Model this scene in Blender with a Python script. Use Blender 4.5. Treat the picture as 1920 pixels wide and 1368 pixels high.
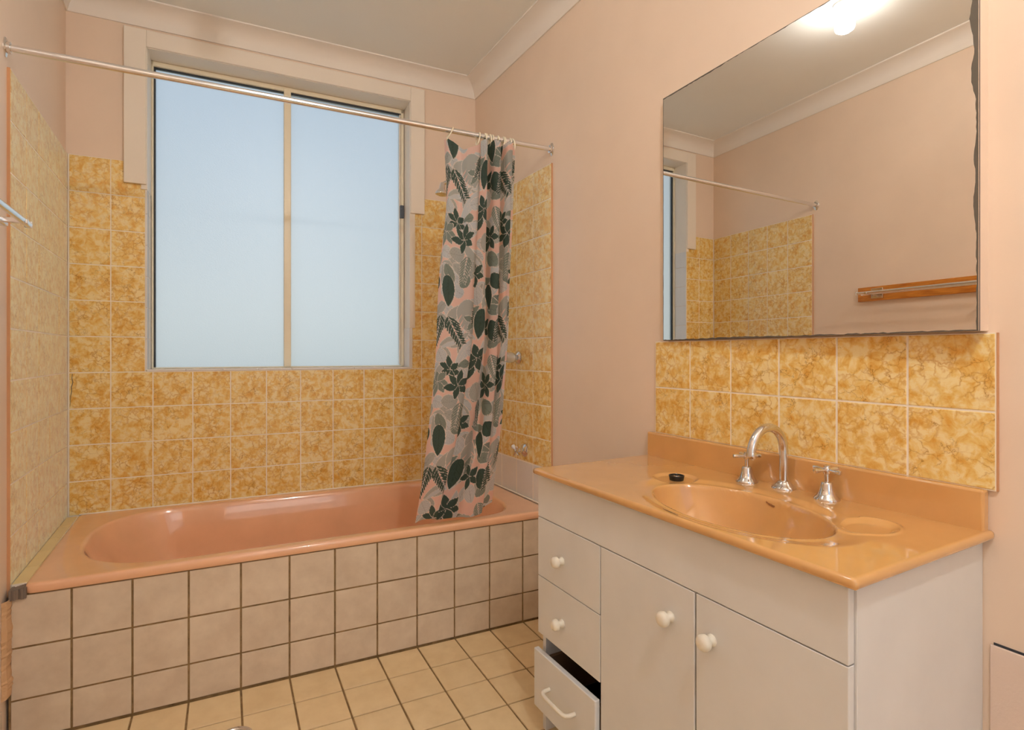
import bpy, math, random
import numpy as np
from mathutils import Vector, Matrix
random.seed(7)
S = bpy.context.scene
for o in list(bpy.data.objects): bpy.data.objects.remove(o, do_unlink=True)
COL = S.collection

# ------------------------------------------------------------------ camera (metres; left/window corner at the origin)
F_PX, PSI, CAM = 1024.65, 0.51003, (0.50502, -2.89592, 1.1312)
cd = bpy.data.cameras.new('camera'); cam = bpy.data.objects.new('camera', cd); COL.objects.link(cam)
cd.sensor_width = 36; cd.lens = 36*F_PX/1920; cd.shift_y = -(684-663.28)/1920
cd.clip_start = 0.02; cam.location = CAM; cam.rotation_euler = (math.pi/2, 0, -PSI)
S.camera = cam
S.view_settings.view_transform = 'Standard'; S.view_settings.look = 'None'
S.view_settings.gamma = 1; S.view_settings.use_curve_mapping = False
S.view_settings.exposure = 0.33

# ------------------------------------------------------------------ sky outside the window
SKY = 0.88
wld = bpy.data.worlds.new('sky'); S.world = wld; wld.use_nodes = True
nt = wld.node_tree; nt.nodes.clear()
wo = nt.nodes.new('ShaderNodeOutputWorld'); bg = nt.nodes.new('ShaderNodeBackground')
tc = nt.nodes.new('ShaderNodeTexCoord'); sx = nt.nodes.new('ShaderNodeSeparateXYZ'); rp = nt.nodes.new('ShaderNodeValToRGB')
mr = nt.nodes.new('ShaderNodeMapRange'); mr.inputs['From Min'].default_value = -1
nt.links.new(tc.outputs['Generated'], sx.inputs[0]); nt.links.new(sx.outputs['Z'], mr.inputs['Value'])
nt.links.new(mr.outputs[0], rp.inputs[0]); nt.links.new(rp.outputs[0], bg.inputs[0]); nt.links.new(bg.outputs[0], wo.inputs[0])
cr = rp.color_ramp; cr.elements[0].position = 0.0; cr.elements[0].color = (.40, .41, .34, 1)
cr.elements[1].position = 1.0; cr.elements[1].color = (.42, .55, .80, 1)
for p, c in ((.44, (.52, .53, .47, 1)), (.53, (.93, .92, .87, 1)), (.70, (.63, .74, .91, 1))):
    e = cr.elements.new(p); e.color = c
bg.inputs[1].default_value = SKY

# unseen area light added behind the camera to fill the room evenly
FILL_W, BULB, BULB_FILL = 5.0, 46.0, 425.0
al = bpy.data.lights.new('rear_fill_light', 'AREA'); al.shape = 'RECTANGLE'; al.size = 1.5; al.size_y = 1.0
al.energy = FILL_W; al.color = (1.0, .99, .94)
rear_fill = bpy.data.objects.new('rear_fill_light', al); COL.objects.link(rear_fill)
rear_fill.location = (0.75, -6.6, 1.95); rear_fill.rotation_euler = (math.radians(82), 0, 0)

# ------------------------------------------------------------------ dimensions
W = 1.8228                       # right wall tile face
AL = 0.060327                    # window wall is out of square by 3.5 degrees
LK = -0.00687                    # left wall, x = LK*y
T = 0.1525                       # tile pitch
ZT = 1.9675                      # top of the wall tiles
PO = 0.008                       # tiles stand this far proud of the paint
CEIL = 2.645
YB = -3.75                       # back wall
WD = Vector((math.cos(AL), -math.sin(AL), 0)); WN = Vector((math.sin(AL), math.cos(AL), 0))
def WP(s, off, z): v = WD*s - WN*off; return Vector((v.x, v.y, z))       # window wall frame
def LP(y, off, z): return Vector((LK*y + off, y, z))
def RP(y, off, z): return Vector((W - off, y, z))

# ------------------------------------------------------------------ mesh helpers
def lin(c): return tuple((x/255/12.92 if x/255 <= .04045 else ((x/255+.055)/1.055)**2.4) for x in c)
class MB:
    def __init__(s): s.v = []; s.f = []
    def add(s, vs, fs):
        b = len(s.v); s.v += [tuple(v) for v in vs]; s.f += [tuple(i+b for i in f) for f in fs]; return s
    def box(s, a, b):
        x0, y0, z0 = a; x1, y1, z1 = b
        vs = [(x0,y0,z0),(x1,y0,z0),(x1,y1,z0),(x0,y1,z0),(x0,y0,z1),(x1,y0,z1),(x1,y1,z1),(x0,y1,z1)]
        return s.add(vs, [(0,3,2,1),(4,5,6,7),(0,1,5,4),(1,2,6,5),(2,3,7,6),(3,0,4,7)])
    def fbox(s, fr, a, b):       # box in a wall frame fr(s, off, z)
        m = MB().box(a, b); return s.add([fr(*v) for v in m.v], m.f)
    def lathe(s, prof, o, ax, n=32):
        ax = Vector(ax).normalized(); t = Vector((0,0,1)) if abs(ax.z) < .9 else Vector((1,0,0))
        e1 = ax.cross(t).normalized(); e2 = ax.cross(e1); o = Vector(o); vs = []; fs = []
        for r, h in prof:
            for k in range(n):
                a = 2*math.pi*k/n; vs.append(o + ax*h + (e1*math.cos(a)+e2*math.sin(a))*r)
        m = len(prof)
        for i in range(m-1):
            for k in range(n): fs.append((i*n+k, i*n+(k+1)%n, (i+1)*n+(k+1)%n, (i+1)*n+k))
        fs.append(tuple(range(n))[::-1]); fs.append(tuple((m-1)*n+k for k in range(n)))
        return s.add(vs, fs)
    def tube(s, path, r, n=16, closed=False):
        P = [Vector(p) for p in path]; m = len(P); R = r if isinstance(r, (list, tuple)) else [r]*m
        vs = []; fs = []; up = None
        for i in range(m):
            if closed: t = (P[(i+1) % m]-P[i-1]).normalized()
            else: t = (P[min(i+1, m-1)]-P[max(i-1, 0)]).normalized()
            if up is None: up = Vector((0,0,1)) if abs(t.z) < .9 else Vector((1,0,0))
            e1 = (up - t*up.dot(t)).normalized(); e2 = t.cross(e1); up = e1
            for k in range(n):
                a = 2*math.pi*k/n; vs.append(P[i] + (e1*math.cos(a)+e2*math.sin(a))*R[i])
        for i in range(m if closed else m-1):
            j = (i+1) % m
            for k in range(n): fs.append((i*n+k, i*n+(k+1)%n, j*n+(k+1)%n, j*n+k))
        if not closed: fs.append(tuple(range(n))[::-1]); fs.append(tuple((m-1)*n+k for k in range(n)))
        return s.add(vs, fs)
    def mesh(s, name, smooth=False, ang=40):
        me = bpy.data.meshes.new(name); me.from_pydata(s.v, [], s.f); me.validate(); me.update()
        import bmesh
        bm = bmesh.new(); bm.from_mesh(me); bmesh.ops.recalc_face_normals(bm, faces=bm.faces)
        if smooth:
            for e in bm.edges:
                if len(e.link_faces) == 2 and e.calc_face_angle(0) > math.radians(ang): e.smooth = False
            for f in bm.faces: f.smooth = True
        bm.to_mesh(me); bm.free(); return me
    def build(s, name, mat, parent=None, smooth=False, bevel=0, ang=40):
        o = bpy.data.objects.new(name, s.mesh(name, smooth, ang)); COL.objects.link(o)
        if mat: o.data.materials.append(mat)
        if parent: o.parent = parent
        if bevel:
            b = o.modifiers.new('bevel', 'BEVEL'); b.width = bevel; b.segments = 3; b.limit_method = 'ANGLE'
            b.angle_limit = math.radians(50)
            for p in o.data.polygons: p.use_smooth = True
            o.data.set_sharp_from_angle(angle=math.radians(50)) if hasattr(o.data, 'set_sharp_from_angle') else None
            w = o.modifiers.new('wn', 'WEIGHTED_NORMAL'); w.keep_sharp = True
        return o
def tag(o, label=None, cat=None, group=None, kind=None):
    for k, v in (('label', label), ('category', cat), ('group', group), ('kind', kind)):
        if v: o[k] = v
    return o
def empty(name, loc=(0,0,0)):
    o = bpy.data.objects.new(name, None); o.location = loc; o.empty_display_size = .05; COL.objects.link(o); return o
def adopt(root, *obs):           # parent without moving
    bpy.context.view_layer.update()
    for o in obs:
        o.parent = root; o.matrix_parent_inverse = Matrix.Translation(root.location).inverted()
def thing(name, loc, label, cat, group=None):
    return tag(empty(name, loc), label, cat, group)

# ------------------------------------------------------------------ materials
class N:
    def __init__(s, name):
        s.m = bpy.data.materials.new(name); s.m.use_nodes = True; s.t = s.m.node_tree; s.t.nodes.clear()
        s.out = s.n('ShaderNodeOutputMaterial')
    def n(s, k, **kw):
        x = s.t.nodes.new(k)
        for a, b in kw.items(): setattr(x, a, b)
        return x
    def l(s, a, b): s.t.links.new(a, b)
    def noise(s, vec, scale, detail=3, rough=.55, dist=0):
        x = s.n('ShaderNodeTexNoise'); x.inputs['Scale'].default_value = scale; x.inputs['Detail'].default_value = detail
        x.inputs['Roughness'].default_value = rough; x.inputs['Distortion'].default_value = dist
        if vec: s.l(vec, x.inputs['Vector'])
        return x
    def ramp(s, fac, stops):
        r = s.n('ShaderNodeValToRGB'); el = r.color_ramp.elements
        el[0].position, el[0].color = stops[0][0], (*stops[0][1], 1); el[1].position, el[1].color = stops[-1][0], (*stops[-1][1], 1)
        for p, c in stops[1:-1]: e = el.new(p); e.color = (*c, 1)
        s.l(fac, r.inputs[0]); return r
    def mix(s, fac, a, b, mode='MIX'):
        x = s.n('ShaderNodeMix', data_type='RGBA', blend_type=mode)
        for v, i in ((fac, 0), (a, 6), (b, 7)):
            if isinstance(v, (int, float)): x.inputs[i].default_value = v
            elif isinstance(v, tuple): x.inputs[i].default_value = (*v, 1)
            else: s.l(v, x.inputs[i])
        return x.outputs[2]
    def bsdf(s, col, rough=.5, spec=.5, metal=0, **kw):
        b = s.n('ShaderNodeBsdfPrincipled')
        if isinstance(col, tuple): b.inputs['Base Color'].default_value = (*col, 1)
        else: s.l(col, b.inputs['Base Color'])
        if isinstance(rough, (int, float)): b.inputs['Roughness'].default_value = rough
        else: s.l(rough, b.inputs['Roughness'])
        b.inputs['Specular IOR Level'].default_value = spec; b.inputs['Metallic'].default_value = metal
        for k, v in kw.items(): b.inputs[k.replace('_', ' ')].default_value = v
        s.l(b.outputs[0], s.out.inputs[0]); s.b = b; return b
    def bump(s, h, strength=.2, dist=.002):
        x = s.n('ShaderNodeBump'); x.inputs['Strength'].default_value = strength; x.inputs['Distance'].default_value = dist
        s.l(h, x.inputs['Height']); s.l(x.outputs[0], s.b.inputs['Normal'])
def coords(N_, kind='Object'): return N_.n('ShaderNodeTexCoord').outputs[kind]
def geo(N_): return N_.n('ShaderNodeNewGeometry').outputs['Position']
def paint(name, rgb, rough=.5, var=.04, spec=.35, bump=.15):
    q = N(name); p = geo(q); c = lin(rgb)
    n1 = q.noise(p, 2.2, 4); r = q.ramp(n1.outputs[0], [(.3, tuple(x*(1-var) for x in c)), (.7, tuple(min(1, x*(1+var)) for x in c))])
    q.bsdf(r.outputs[0], rough, spec); n2 = q.noise(p, 180, 3); q.bump(n2.outputs[0], bump, .001); return q.m
def plain(name, rgb, rough=.4, spec=.5, metal=0, **kw):
    q = N(name); p = geo(q); c = lin(rgb); n1 = q.noise(p, 9, 3)
    r = q.ramp(n1.outputs[0], [(.3, tuple(x*.97 for x in c)), (.7, tuple(min(1, x*1.02) for x in c))])
    q.bsdf(r.outputs[0], rough, spec, metal, **kw); return q.m
M = {}
M['paint'] = paint('peach_paint', (241, 217, 196), .42)
M['paint_low'] = paint('peach_paint_rough', (238, 214, 198), .6, .06, .3, .6)
M['ceiling'] = paint('ceiling_white', (250, 250, 247), .6, .015, .3)
M['cornice'] = paint('cornice_white', (248, 240, 232), .55, .015, .3)
M['trimwhite'] = paint('gloss_cream_trim', (246, 234, 220), .35, .02)
M['tileside'] = paint('tile_edge_bed', (205, 150, 108), .7, .06)
M['grout_w'] = plain('white_grout', (252, 240, 224), .8, .2)
M['alu'] = plain('cream_aluminium', (244, 232, 206), .35)
M['rubber'] = plain('dark_seal', (52, 54, 60), .6)
M['catch'] = plain('grey_catch', (82, 88, 98), .5)
M['white_tile'] = plain('white_glazed_tile', (238, 234, 232), .12, .5)
M['laminate'] = plain('white_laminate', (230, 227, 224), .38)
M['ledge'] = plain('cream_cut_tile', (236, 212, 156), .3)
M['knob'] = plain('cream_plastic', (240, 230, 212), .3)
M['dark'] = plain('dark_carcass', (128, 100, 74), .7)
M['mark'] = plain('faded_print', (158, 100, 52), .6)
M['black'] = plain('black_rubber', (18, 18, 20), .45)
M['mortar'] = paint('grey_mortar', (140, 122, 108), .9, .2, .2, 1.)
M['plaster'] = paint('chipped_plaster', (214, 172, 132), .9, .1, .2, 1.)
M['ring'] = plain('cream_ring', (242, 232, 208), .3)
M['handle_white'] = plain('white_ceramic', (244, 238, 236), .15)
M['sliver'] = plain('lost_silvering', (104, 96, 86), .7, .2)

def tile_yellow():
    q = N('ochre_marbled_tile'); oc = coords(q, 'Object'); rnd = q.n('ShaderNodeObjectInfo').outputs['Random']
    mul = q.n('ShaderNodeMath', operation='MULTIPLY'); q.l(rnd, mul.inputs[0]); mul.inputs[1].default_value = 37.0
    add = q.n('ShaderNodeVectorMath', operation='ADD'); q.l(oc, add.inputs[0]); q.l(mul.outputs[0], add.inputs[1]); v = add.outputs[0]
    wn = q.noise(v, 16, 4, .65); sc = q.n('ShaderNodeVectorMath', operation='MULTIPLY_ADD')
    q.l(wn.outputs['Color'], sc.inputs[0]); sc.inputs[1].default_value = (.075, .075, .075); q.l(v, sc.inputs[2])
    vo = q.n('ShaderNodeTexVoronoi', feature='DISTANCE_TO_EDGE'); vo.inputs['Scale'].default_value = 34; q.l(sc.outputs[0], vo.inputs['Vector'])
    cloud = q.noise(v, 36, 6, .62, .5); big = q.noise(v, 13, 3)
    base = q.ramp(cloud.outputs[0], [(.34, lin((230, 172, 78))), (.46, lin((242, 204, 120))), (.58, lin((250, 228, 168)))])
    # ochre halo along the veins and thin dark vein lines, broken up by noise
    halo = q.ramp(vo.outputs['Distance'], [(0., (1, 1, 1)), (.13, (0, 0, 0))])
    brk = q.ramp(big.outputs[0], [(.40, (0, 0, 0)), (.58, (1, 1, 1))])
    hm = q.n('ShaderNodeMath', operation='MULTIPLY'); q.l(halo.outputs[0], hm.inputs[0]); q.l(brk.outputs[0], hm.inputs[1])
    h2 = q.n('ShaderNodeMath', operation='MULTIPLY'); q.l(hm.outputs[0], h2.inputs[0]); h2.inputs[1].default_value = .60
    c1 = q.mix(h2.outputs[0], base.outputs[0], lin((212, 146, 48)))
    line = q.ramp(vo.outputs['Distance'], [(0., (1, 1, 1)), (.024, (0, 0, 0))])
    b2 = q.ramp(wn.outputs[0], [(.48, (0, 0, 0)), (.58, (1, 1, 1))])
    lm = q.n('ShaderNodeMath', operation='MULTIPLY'); q.l(line.outputs[0], lm.inputs[0]); q.l(b2.outputs[0], lm.inputs[1])
    l2 = q.n('ShaderNodeMath', operation='MULTIPLY'); q.l(lm.outputs[0], l2.inputs[0]); l2.inputs[1].default_value = .7
    c2 = q.mix(l2.outputs[0], c1, lin((150, 98, 34)))
    q.bsdf(c2, .24, .6, 0, Sheen_Weight=.85, Sheen_Roughness=.32, Sheen_Tint=(.86, 1, .98, 1)); q.bump(cloud.outputs[0], .12, .001); return q.m
M['tile'] = tile_yellow()
def tile_beige(name, a, b, rough=.35):
    q = N(name); oc = coords(q, 'Object'); rnd = q.n('ShaderNodeObjectInfo').outputs['Random']
    mul = q.n('ShaderNodeMath', operation='MULTIPLY'); q.l(rnd, mul.inputs[0]); mul.inputs[1].default_value = 23.0
    add = q.n('ShaderNodeVectorMath', operation='ADD'); q.l(oc, add.inputs[0]); q.l(mul.outputs[0], add.inputs[1])
    n1 = q.noise(add.outputs[0], 14, 5, .6); r = q.ramp(n1.outputs[0], [(.32, lin(a)), (.68, lin(b))])
    tint = q.ramp(rnd, [(0, (.95, .95, .95)), (1, (1.0, 1.0, 1.0))])
    q.bsdf(q.mix(1., r.outputs[0], tint.outputs[0], 'MULTIPLY'), rough, .4)
    n2 = q.noise(add.outputs[0], 60, 4); q.bump(n2.outputs[0], .12, .001); return q.m
M['tile_face'] = tile_beige('beige_hob_tile', (214, 192, 168), (228, 208, 184))
M['tile_floor'] = tile_beige('sand_floor_tile', (236, 206, 158), (247, 220, 174), .4)
def grout_dark():
    q = N('dirty_brown_grout'); p = geo(q); n1 = q.noise(p, 26, 5, .7)
    r = q.ramp(n1.outputs[0], [(.3, lin((116, 92, 62))), (.7, lin((170, 138, 96)))]); q.bsdf(r.outputs[0], .9, .2); return q.m
M['grout_d'] = grout_dark()
def glossy(name, rgb, rough=.08, var=.06, scale=5, **kw):
    q = N(name); p = geo(q); c = lin(rgb); n1 = q.noise(p, scale, 4)
    r = q.ramp(n1.outputs[0], [(.3, tuple(x*(1-var) for x in c)), (.7, tuple(min(1, x*(1+var)) for x in c))])
    n2 = q.noise(p, 40, 4); rr = q.ramp(n2.outputs[0], [(.4, (rough,)*3), (.75, (rough*2.2,)*3)])
    q.bsdf(r.outputs[0], rr.outputs[0], .5, 0, Coat_Weight=.9, Coat_Roughness=.03, **kw); return q.m
M['bath'] = glossy('salmon_enamel', (247, 190, 150), .08)
M['top'] = glossy('apricot_cultured_marble', (220, 166, 104), .05, .07, 7)
def metal(name, rgb, rough):
    q = N(name); p = geo(q); n1 = q.noise(p, 60, 4); rr = q.ramp(n1.outputs[0], [(.4, (rough,)*3), (.7, (rough*1.35,)*3)])
    q.bsdf(lin(rgb), rr.outputs[0], .5, 1); return q.m
M['chrome'] = metal('chrome', (225, 222, 220), .07)
M['chrome_old'] = metal('worn_chrome', (226, 224, 224), .13)
M['rod'] = metal('rod_chrome', (236, 238, 242), .17)
M['mirror'] = metal('mirror_silver', (240, 236, 230), .003)
def wood():
    q = N('honey_pine'); oc = geo(q); mp = q.n('ShaderNodeMapping'); mp.inputs['Scale'].default_value = (30, 3, 30); q.l(oc, mp.inputs[0])
    n1 = q.noise(mp.outputs[0], 3, 5, .6, .8); r = q.ramp(n1.outputs[0], [(.3, lin((176, 98, 28))), (.7, lin((226, 150, 62)))]); q.bsdf(r.outputs[0], .3); return q.m
M['wood'] = wood()
def frosted():
    q = N('frosted_glass'); p = geo(q); mp = q.n('ShaderNodeMapping'); mp.inputs['Scale'].default_value = (1, 1, 1.6); q.l(p, mp.inputs[0])
    n1 = q.noise(mp.outputs[0], 160, 3)
    rf = q.n('ShaderNodeBsdfRefraction'); rf.inputs['Color'].default_value = (.90, .95, .97, 1); rf.inputs['Roughness'].default_value = .55; rf.inputs['IOR'].default_value = 1.12
    tr = q.n('ShaderNodeBsdfTranslucent'); tr.inputs['Color'].default_value = (.84, .89, .92, 1)
    gl = q.n('ShaderNodeBsdfGlossy'); gl.inputs['Roughness'].default_value = .35
    bp = q.n('ShaderNodeBump'); bp.inputs['Strength'].default_value = .35; bp.inputs['Distance'].default_value = .002; q.l(n1.outputs[0], bp.inputs['Height'])
    for x in (rf, gl): q.l(bp.outputs[0], x.inputs['Normal'])
    m1 = q.n('ShaderNodeMixShader'); m1.inputs[0].default_value = .35; q.l(rf.outputs[0], m1.inputs[1]); q.l(tr.outputs[0], m1.inputs[2])
    m2 = q.n('ShaderNodeMixShader'); m2.inputs[0].default_value = .05; q.l(m1.outputs[0], m2.inputs[1]); q.l(gl.outputs[0], m2.inputs[2])
    q.l(m2.outputs[0], q.out.inputs[0]); return q.m
M['frost'] = frosted()
def bulbmat(name, power):
    q = N(name); e = q.n('ShaderNodeEmission'); e.inputs[0].default_value = (.98, 1, .97, 1); e.inputs[1].default_value = power
    q.l(e.outputs[0], q.out.inputs[0]); return q.m
M['bulb'] = bulbmat('lit_bulb', BULB); M['bulb_fill'] = bulbmat('fill_bulb', BULB_FILL)  # the stronger bulb belongs to the lamp added as fill
def acrylic():
    q = N('clear_acrylic'); q.bsdf((.95, .93, .9), .08, .5, 0, Transmission_Weight=.7, IOR=1.45); return q.m
M['acrylic'] = acrylic()
def clothmat():
    q = N('printed_curtain'); at = q.n('ShaderNodeAttribute', attribute_name='print')
    p = coords(q, 'Object'); n1 = q.noise(p, 700, 2)
    d = q.n('ShaderNodeBsdfPrincipled'); q.l(at.outputs['Color'], d.inputs['Base Color']); d.inputs['Roughness'].default_value = .55; d.inputs['Specular IOR Level'].default_value = .3
    t = q.n('ShaderNodeBsdfTranslucent'); q.l(at.outputs['Color'], t.inputs['Color'])
    bp = q.n('ShaderNodeBump'); bp.inputs['Strength'].default_value = .1; bp.inputs['Distance'].default_value = .001; q.l(n1.outputs[0], bp.inputs['Height']); q.l(bp.outputs[0], d.inputs['Normal'])
    m = q.n('ShaderNodeMixShader'); m.inputs[0].default_value = .66; q.l(d.outputs[0], m.inputs[1]); q.l(t.outputs[0], m.inputs[2]); q.l(m.outputs[0], q.out.inputs[0]); return q.m
M['cloth'] = clothmat()

# ------------------------------------------------------------------ room shell
def struct(mb, name, mat, parent=None, **kw): return tag(mb.build(name, mat, parent, **kw), kind='structure')
WS0, WS1, WZ0, WZ1 = .277, 1.462, 1.060, 2.478       # window opening along the window wall
wall_w = MB()
for a, b in (((-.25, -.16, -.1), (WS0, -PO, CEIL+.1)), ((WS1, -.16, -.1), (2.05, -PO, CEIL+.1)),
             ((WS0, -.16, -.1), (WS1, -PO, WZ0-.004)), ((WS0, -.16, WZ1), (WS1, -PO, CEIL+.1))): wall_w.fbox(WP, a, b)
wall_w = struct(wall_w, 'wall_window', M['paint'])
wall_l = struct(MB().fbox(lambda y, o, z: LP(y, o, z), (YB-.1, -.14, -.1), (.12, -PO, CEIL+.1)), 'wall_left', M['paint'])
wr = MB().fbox(lambda y, o, z: RP(y, o, z), (YB-.1, -.16, -.1), (.02, -PO, CEIL+.1))
wall_r = struct(wr, 'wall_right', M['paint'])
bk = MB()                                                # back wall; its unseen doorway is added to let fill light in
for a, b in (((-.2, YB-.1, -.1), (.30, YB, CEIL+.1)), ((1.45, YB-.1, -.1), (2.0, YB, CEIL+.1)), ((.30, YB-.1, 2.3), (1.45, YB, CEIL+.1))): bk.box(a, b)
struct(bk, 'wall_back', M['paint'])
struct(MB().box((-.3, YB-.1, CEIL), (2.1, .2, CEIL+.1)), 'ceiling', M['ceiling'])
floor = struct(MB().box((-.3, YB-1.5, -.1), (2.1, .2, -.004)), 'floor', M['grout_d'])

# cornice: coved profile (projection along ceiling, drop down the wall)
CV = [(0, .080), (.006, .080), (.010, .072), (.016, .052), (.028, .034), (.045, .020), (.064, .011), (.078, .008), (.082, .006), (.090, .006), (.090, 0), (0, 0)]
def corner(a, b):      # plan corners of the painted room
    return a
xl, xr = -PO, W+PO
cL = WP(0, -PO, 0); yl = cL.y - 0; 
def win_y(x): return (-x*math.sin(AL))/math.cos(AL) + PO/math.cos(AL)
def cornice(name, fn, ends):
    m = MB(); n = len(CV)
    vs = [fn(e, p, CEIL-d) for e in ends for p, d in CV]
    m.add(vs, [(i, (i+1) % n, n+(i+1) % n, n+i) for i in range(n)] + [tuple(range(n)), tuple(range(n, 2*n))])
    return struct(m, name, M['cornice'], smooth=True, ang=35)
def c_left(e, p, z): x = xl + p; return (x + LK*(win_y(x)-p if e == 'w' else YB+p), (win_y(x)-p/math.cos(AL)) if e == 'w' else YB+p, z)
def c_right(e, p, z): x = xr - p; return (x, (win_y(x)-p/math.cos(AL)) if e == 'w' else YB+p, z)
def c_win(e, p, z): x = (xl+p) if e == 'l' else (xr-p); return (x, win_y(x)-p/math.cos(AL), z)
def c_back(e, p, z): x = (xl+p) if e == 'l' else (xr-p); return (x, YB+p, z)
cornice('trim_1', c_win, ('l', 'r')); cornice('trim_2', c_left, ('w', 'b')); cornice('trim_3', c_right, ('w', 'b')); cornice('trim_4', c_back, ('l', 'r'))

# ------------------------------------------------------------------ tiles
_cache = {}
def tile_mesh(w, h, t, mat, ch=.0012):
    k = (round(w, 4), round(h, 4), t, mat.name)
    if k in _cache: return _cache[k]
    a, b = w/2, h/2
    vs = [(x, 0, z) for x, z in ((-a,-b),(a,-b),(a,b),(-a,b))] + [(x, t-ch, z) for x, z in ((-a,-b),(a,-b),(a,b),(-a,b))] + \
         [(x, t, z) for x, z in ((-a+ch,-b+ch),(a-ch,-b+ch),(a-ch,b-ch),(-a+ch,b-ch))]
    fs = [(8,9,10,11)] + [(i, (i+1) % 4, 4+(i+1) % 4, 4+i) for i in range(4)] + [(4+i, 4+(i+1) % 4, 8+(i+1) % 4, 8+i) for i in range(4)]
    me = MB().add(vs, fs).mesh('tile'); me.materials.append(mat); _cache[k] = me; return me
def put_tile(parent, fr, s0, s1, z0, z1, mat, t=.006, g=.0042, off=0., jit=.0004, ts=1):
    w, h = s1-s0-g, z1-z0-g
    if w < .004 or h < .004: return
    o = bpy.data.objects.new('tile', tile_mesh(w, h, t, mat)); COL.objects.link(o); o.parent = parent
    c = fr((s0+s1)/2, off-t+random.uniform(-jit, jit), (z0+z1)/2)
    ex = (fr(1, 0, 0)-fr(0, 0, 0)).normalized(); ny = (fr(0, 1, 0)-fr(0, 0, 0)).normalized(); ez = Vector((0, 0, 1))
    m = Matrix.Identity(4)
    for i in range(3): m[i][0], m[i][1], m[i][2], m[i][3] = ex[i], ny[i], ez[i], c[i]
    o.matrix_world = m; return o
def poly_tile(parent, fr, pts, mat, t=.006, off=0.):
    n = len(pts); c = Vector((sum(p[0] for p in pts)/n, 0, sum(p[1] for p in pts)/n)); m = MB()
    vs = [fr(p[0], off-t, p[1]) for p in pts] + [fr(p[0], off, p[1]) for p in pts]
    m.add(vs, [tuple(range(n)), tuple(range(n, 2*n))] + [(i, (i+1) % n, n+(i+1) % n, n+i) for i in range(n)])
    return m.build('tile', mat, parent)
ROWS = [ZT-i*T for i in range(11)]
# left wall
ly = [-.003, -.159] + [-.159-T*i for i in range(1, 4)] + [-.784]
gl = MB().fbox(LP, (-.784, -PO, .43), (0.0, -.0011, ZT)).build('grout', M['grout_w'], wall_l)
MB().fbox(LP, (-.7865, -PO-.001, .42), (-.7842, -.0006, ZT)).build('tile_edge', M['tileside'], wall_l)
for i in range(10):
    for j in range(5): put_tile(wall_l, LP, ly[j+1], ly[j], ROWS[i+1] if i < 9 else .452, ROWS[i], M['tile'])
# right wall over the bath
ry = [-.890+T*i for i in range(6)] + [-.112]
MB().fbox(RP, (-.890, -PO, .44), (-.10, -.0011, ZT)).build('grout', M['grout_w'], wall_r)
MB().fbox(RP, (-.8925, -PO-.001, .44), (-.8902, -.0006, ZT)).build('tile_edge', M['tileside'], wall_r)
for i in range(9):
    for j in range(6): put_tile(wall_r, RP, ry[j], ry[j+1], ROWS[i+1] if i < 8 else .622, ROWS[i], M['tile'])
for j in range(6): put_tile(wall_r, RP, ry[j], ry[j+1], .450, .622, M['white_tile'])
# splashback over the vanity
sy = [-2.436+T*.9943*i for i in range(7)]
MB().fbox(RP, (sy[0], -PO, .868), (sy[-1], -.0011, 1.172)).build('grout', M['grout_w'], wall_r)
MB().fbox(RP, (sy[0]-.002, -PO-.001, .868), (sy[0]-.0002, -.0006, 1.172)).build('tile_edge', M['tileside'], wall_r)
for k in range(6):
    put_tile(wall_r, RP, sy[k], sy[k+1], 1.0195, 1.172, M['tile']); put_tile(wall_r, RP, sy[k], sy[k+1], .868, 1.0195, M['tile'])
# window wall
wc = [0.003] + [.1474+T*i for i in range(11)] + [1.822]
def wtile(s0, s1, z0, z1): put_tile(wall_w, WP, s0, s1, z0, z1, M['tile'])
for i in range(6, 10):
    for j in range(12): wtile(wc[j], wc[j+1], ROWS[i+1] if i < 9 else .452, ROWS[i])
TL, TR, TBL, TBR = .195, 1.532, 1.872, 1.880             # outer edges and lower ends of the window boards
for i in range(6):
    wtile(wc[0], wc[1], ROWS[i+1], ROWS[i])
    if i == 0:
        g = .0016; poly_tile(wall_w, WP, [(wc[1]+g, ROWS[1]+g), (WS0-.006, ROWS[1]+g), (WS0-.006, TBL), (TL-.001, TBL), (TL-.001, ROWS[0]-g), (wc[1]+g, ROWS[0]-g)], M['tile'])
        poly_tile(wall_w, WP, [(1.52+g, ROWS[1]+g), (wc[11]-g, ROWS[1]+g), (wc[11]-g, ROWS[0]-g), (TR+.001, ROWS[0]-g), (TR+.001, TBR), (1.52+g, TBR)], M['tile'])
        poly_tile(wall_w, WP, [(WS1+.006, ROWS[1]+g), (1.52-g, ROWS[1]+g), (1.52-g, TBR), (WS1+.006, TBR)], M['tile'])
    else:
        wtile(wc[1], WS0-.005, ROWS[i+1], ROWS[i]); wtile(WS1+.005, wc[10], ROWS[i+1], ROWS[i]); wtile(wc[10], wc[11], ROWS[i+1], ROWS[i])
    wtile(wc[11], wc[12], ROWS[i+1], ROWS[i])
gm = MB()
for a, b in (((0, -PO, .44), (WS0-.004, -.0011, TBL)), ((0, -PO, TBL), (TL, -.0011, ZT)), ((WS0-.004, -PO, .44), (WS1+.004, -.0011, WZ0-.006)),
             ((WS1+.004, -PO, .44), (1.822, -.0011, TBR)), ((TR, -PO, TBR), (1.822, -.0011, ZT))): gm.fbox(WP, a, b)
gm.build('grout', M['grout_w'], wall_w)
crk = [(.012, 1.048), (.010, 1.030), (.0135, 1.012), (.0085, .992), (.0095, .974), (.006, .955), (.005, .930), (.0035, .910)]
MB().tube([WP(s+.004, .0003, z) for s, z in crk], [.0008, .0010, .0012, .0012, .0011, .0010, .0008, .0004], 6).build('tile_crack', M['rubber'], wall_w)

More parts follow.
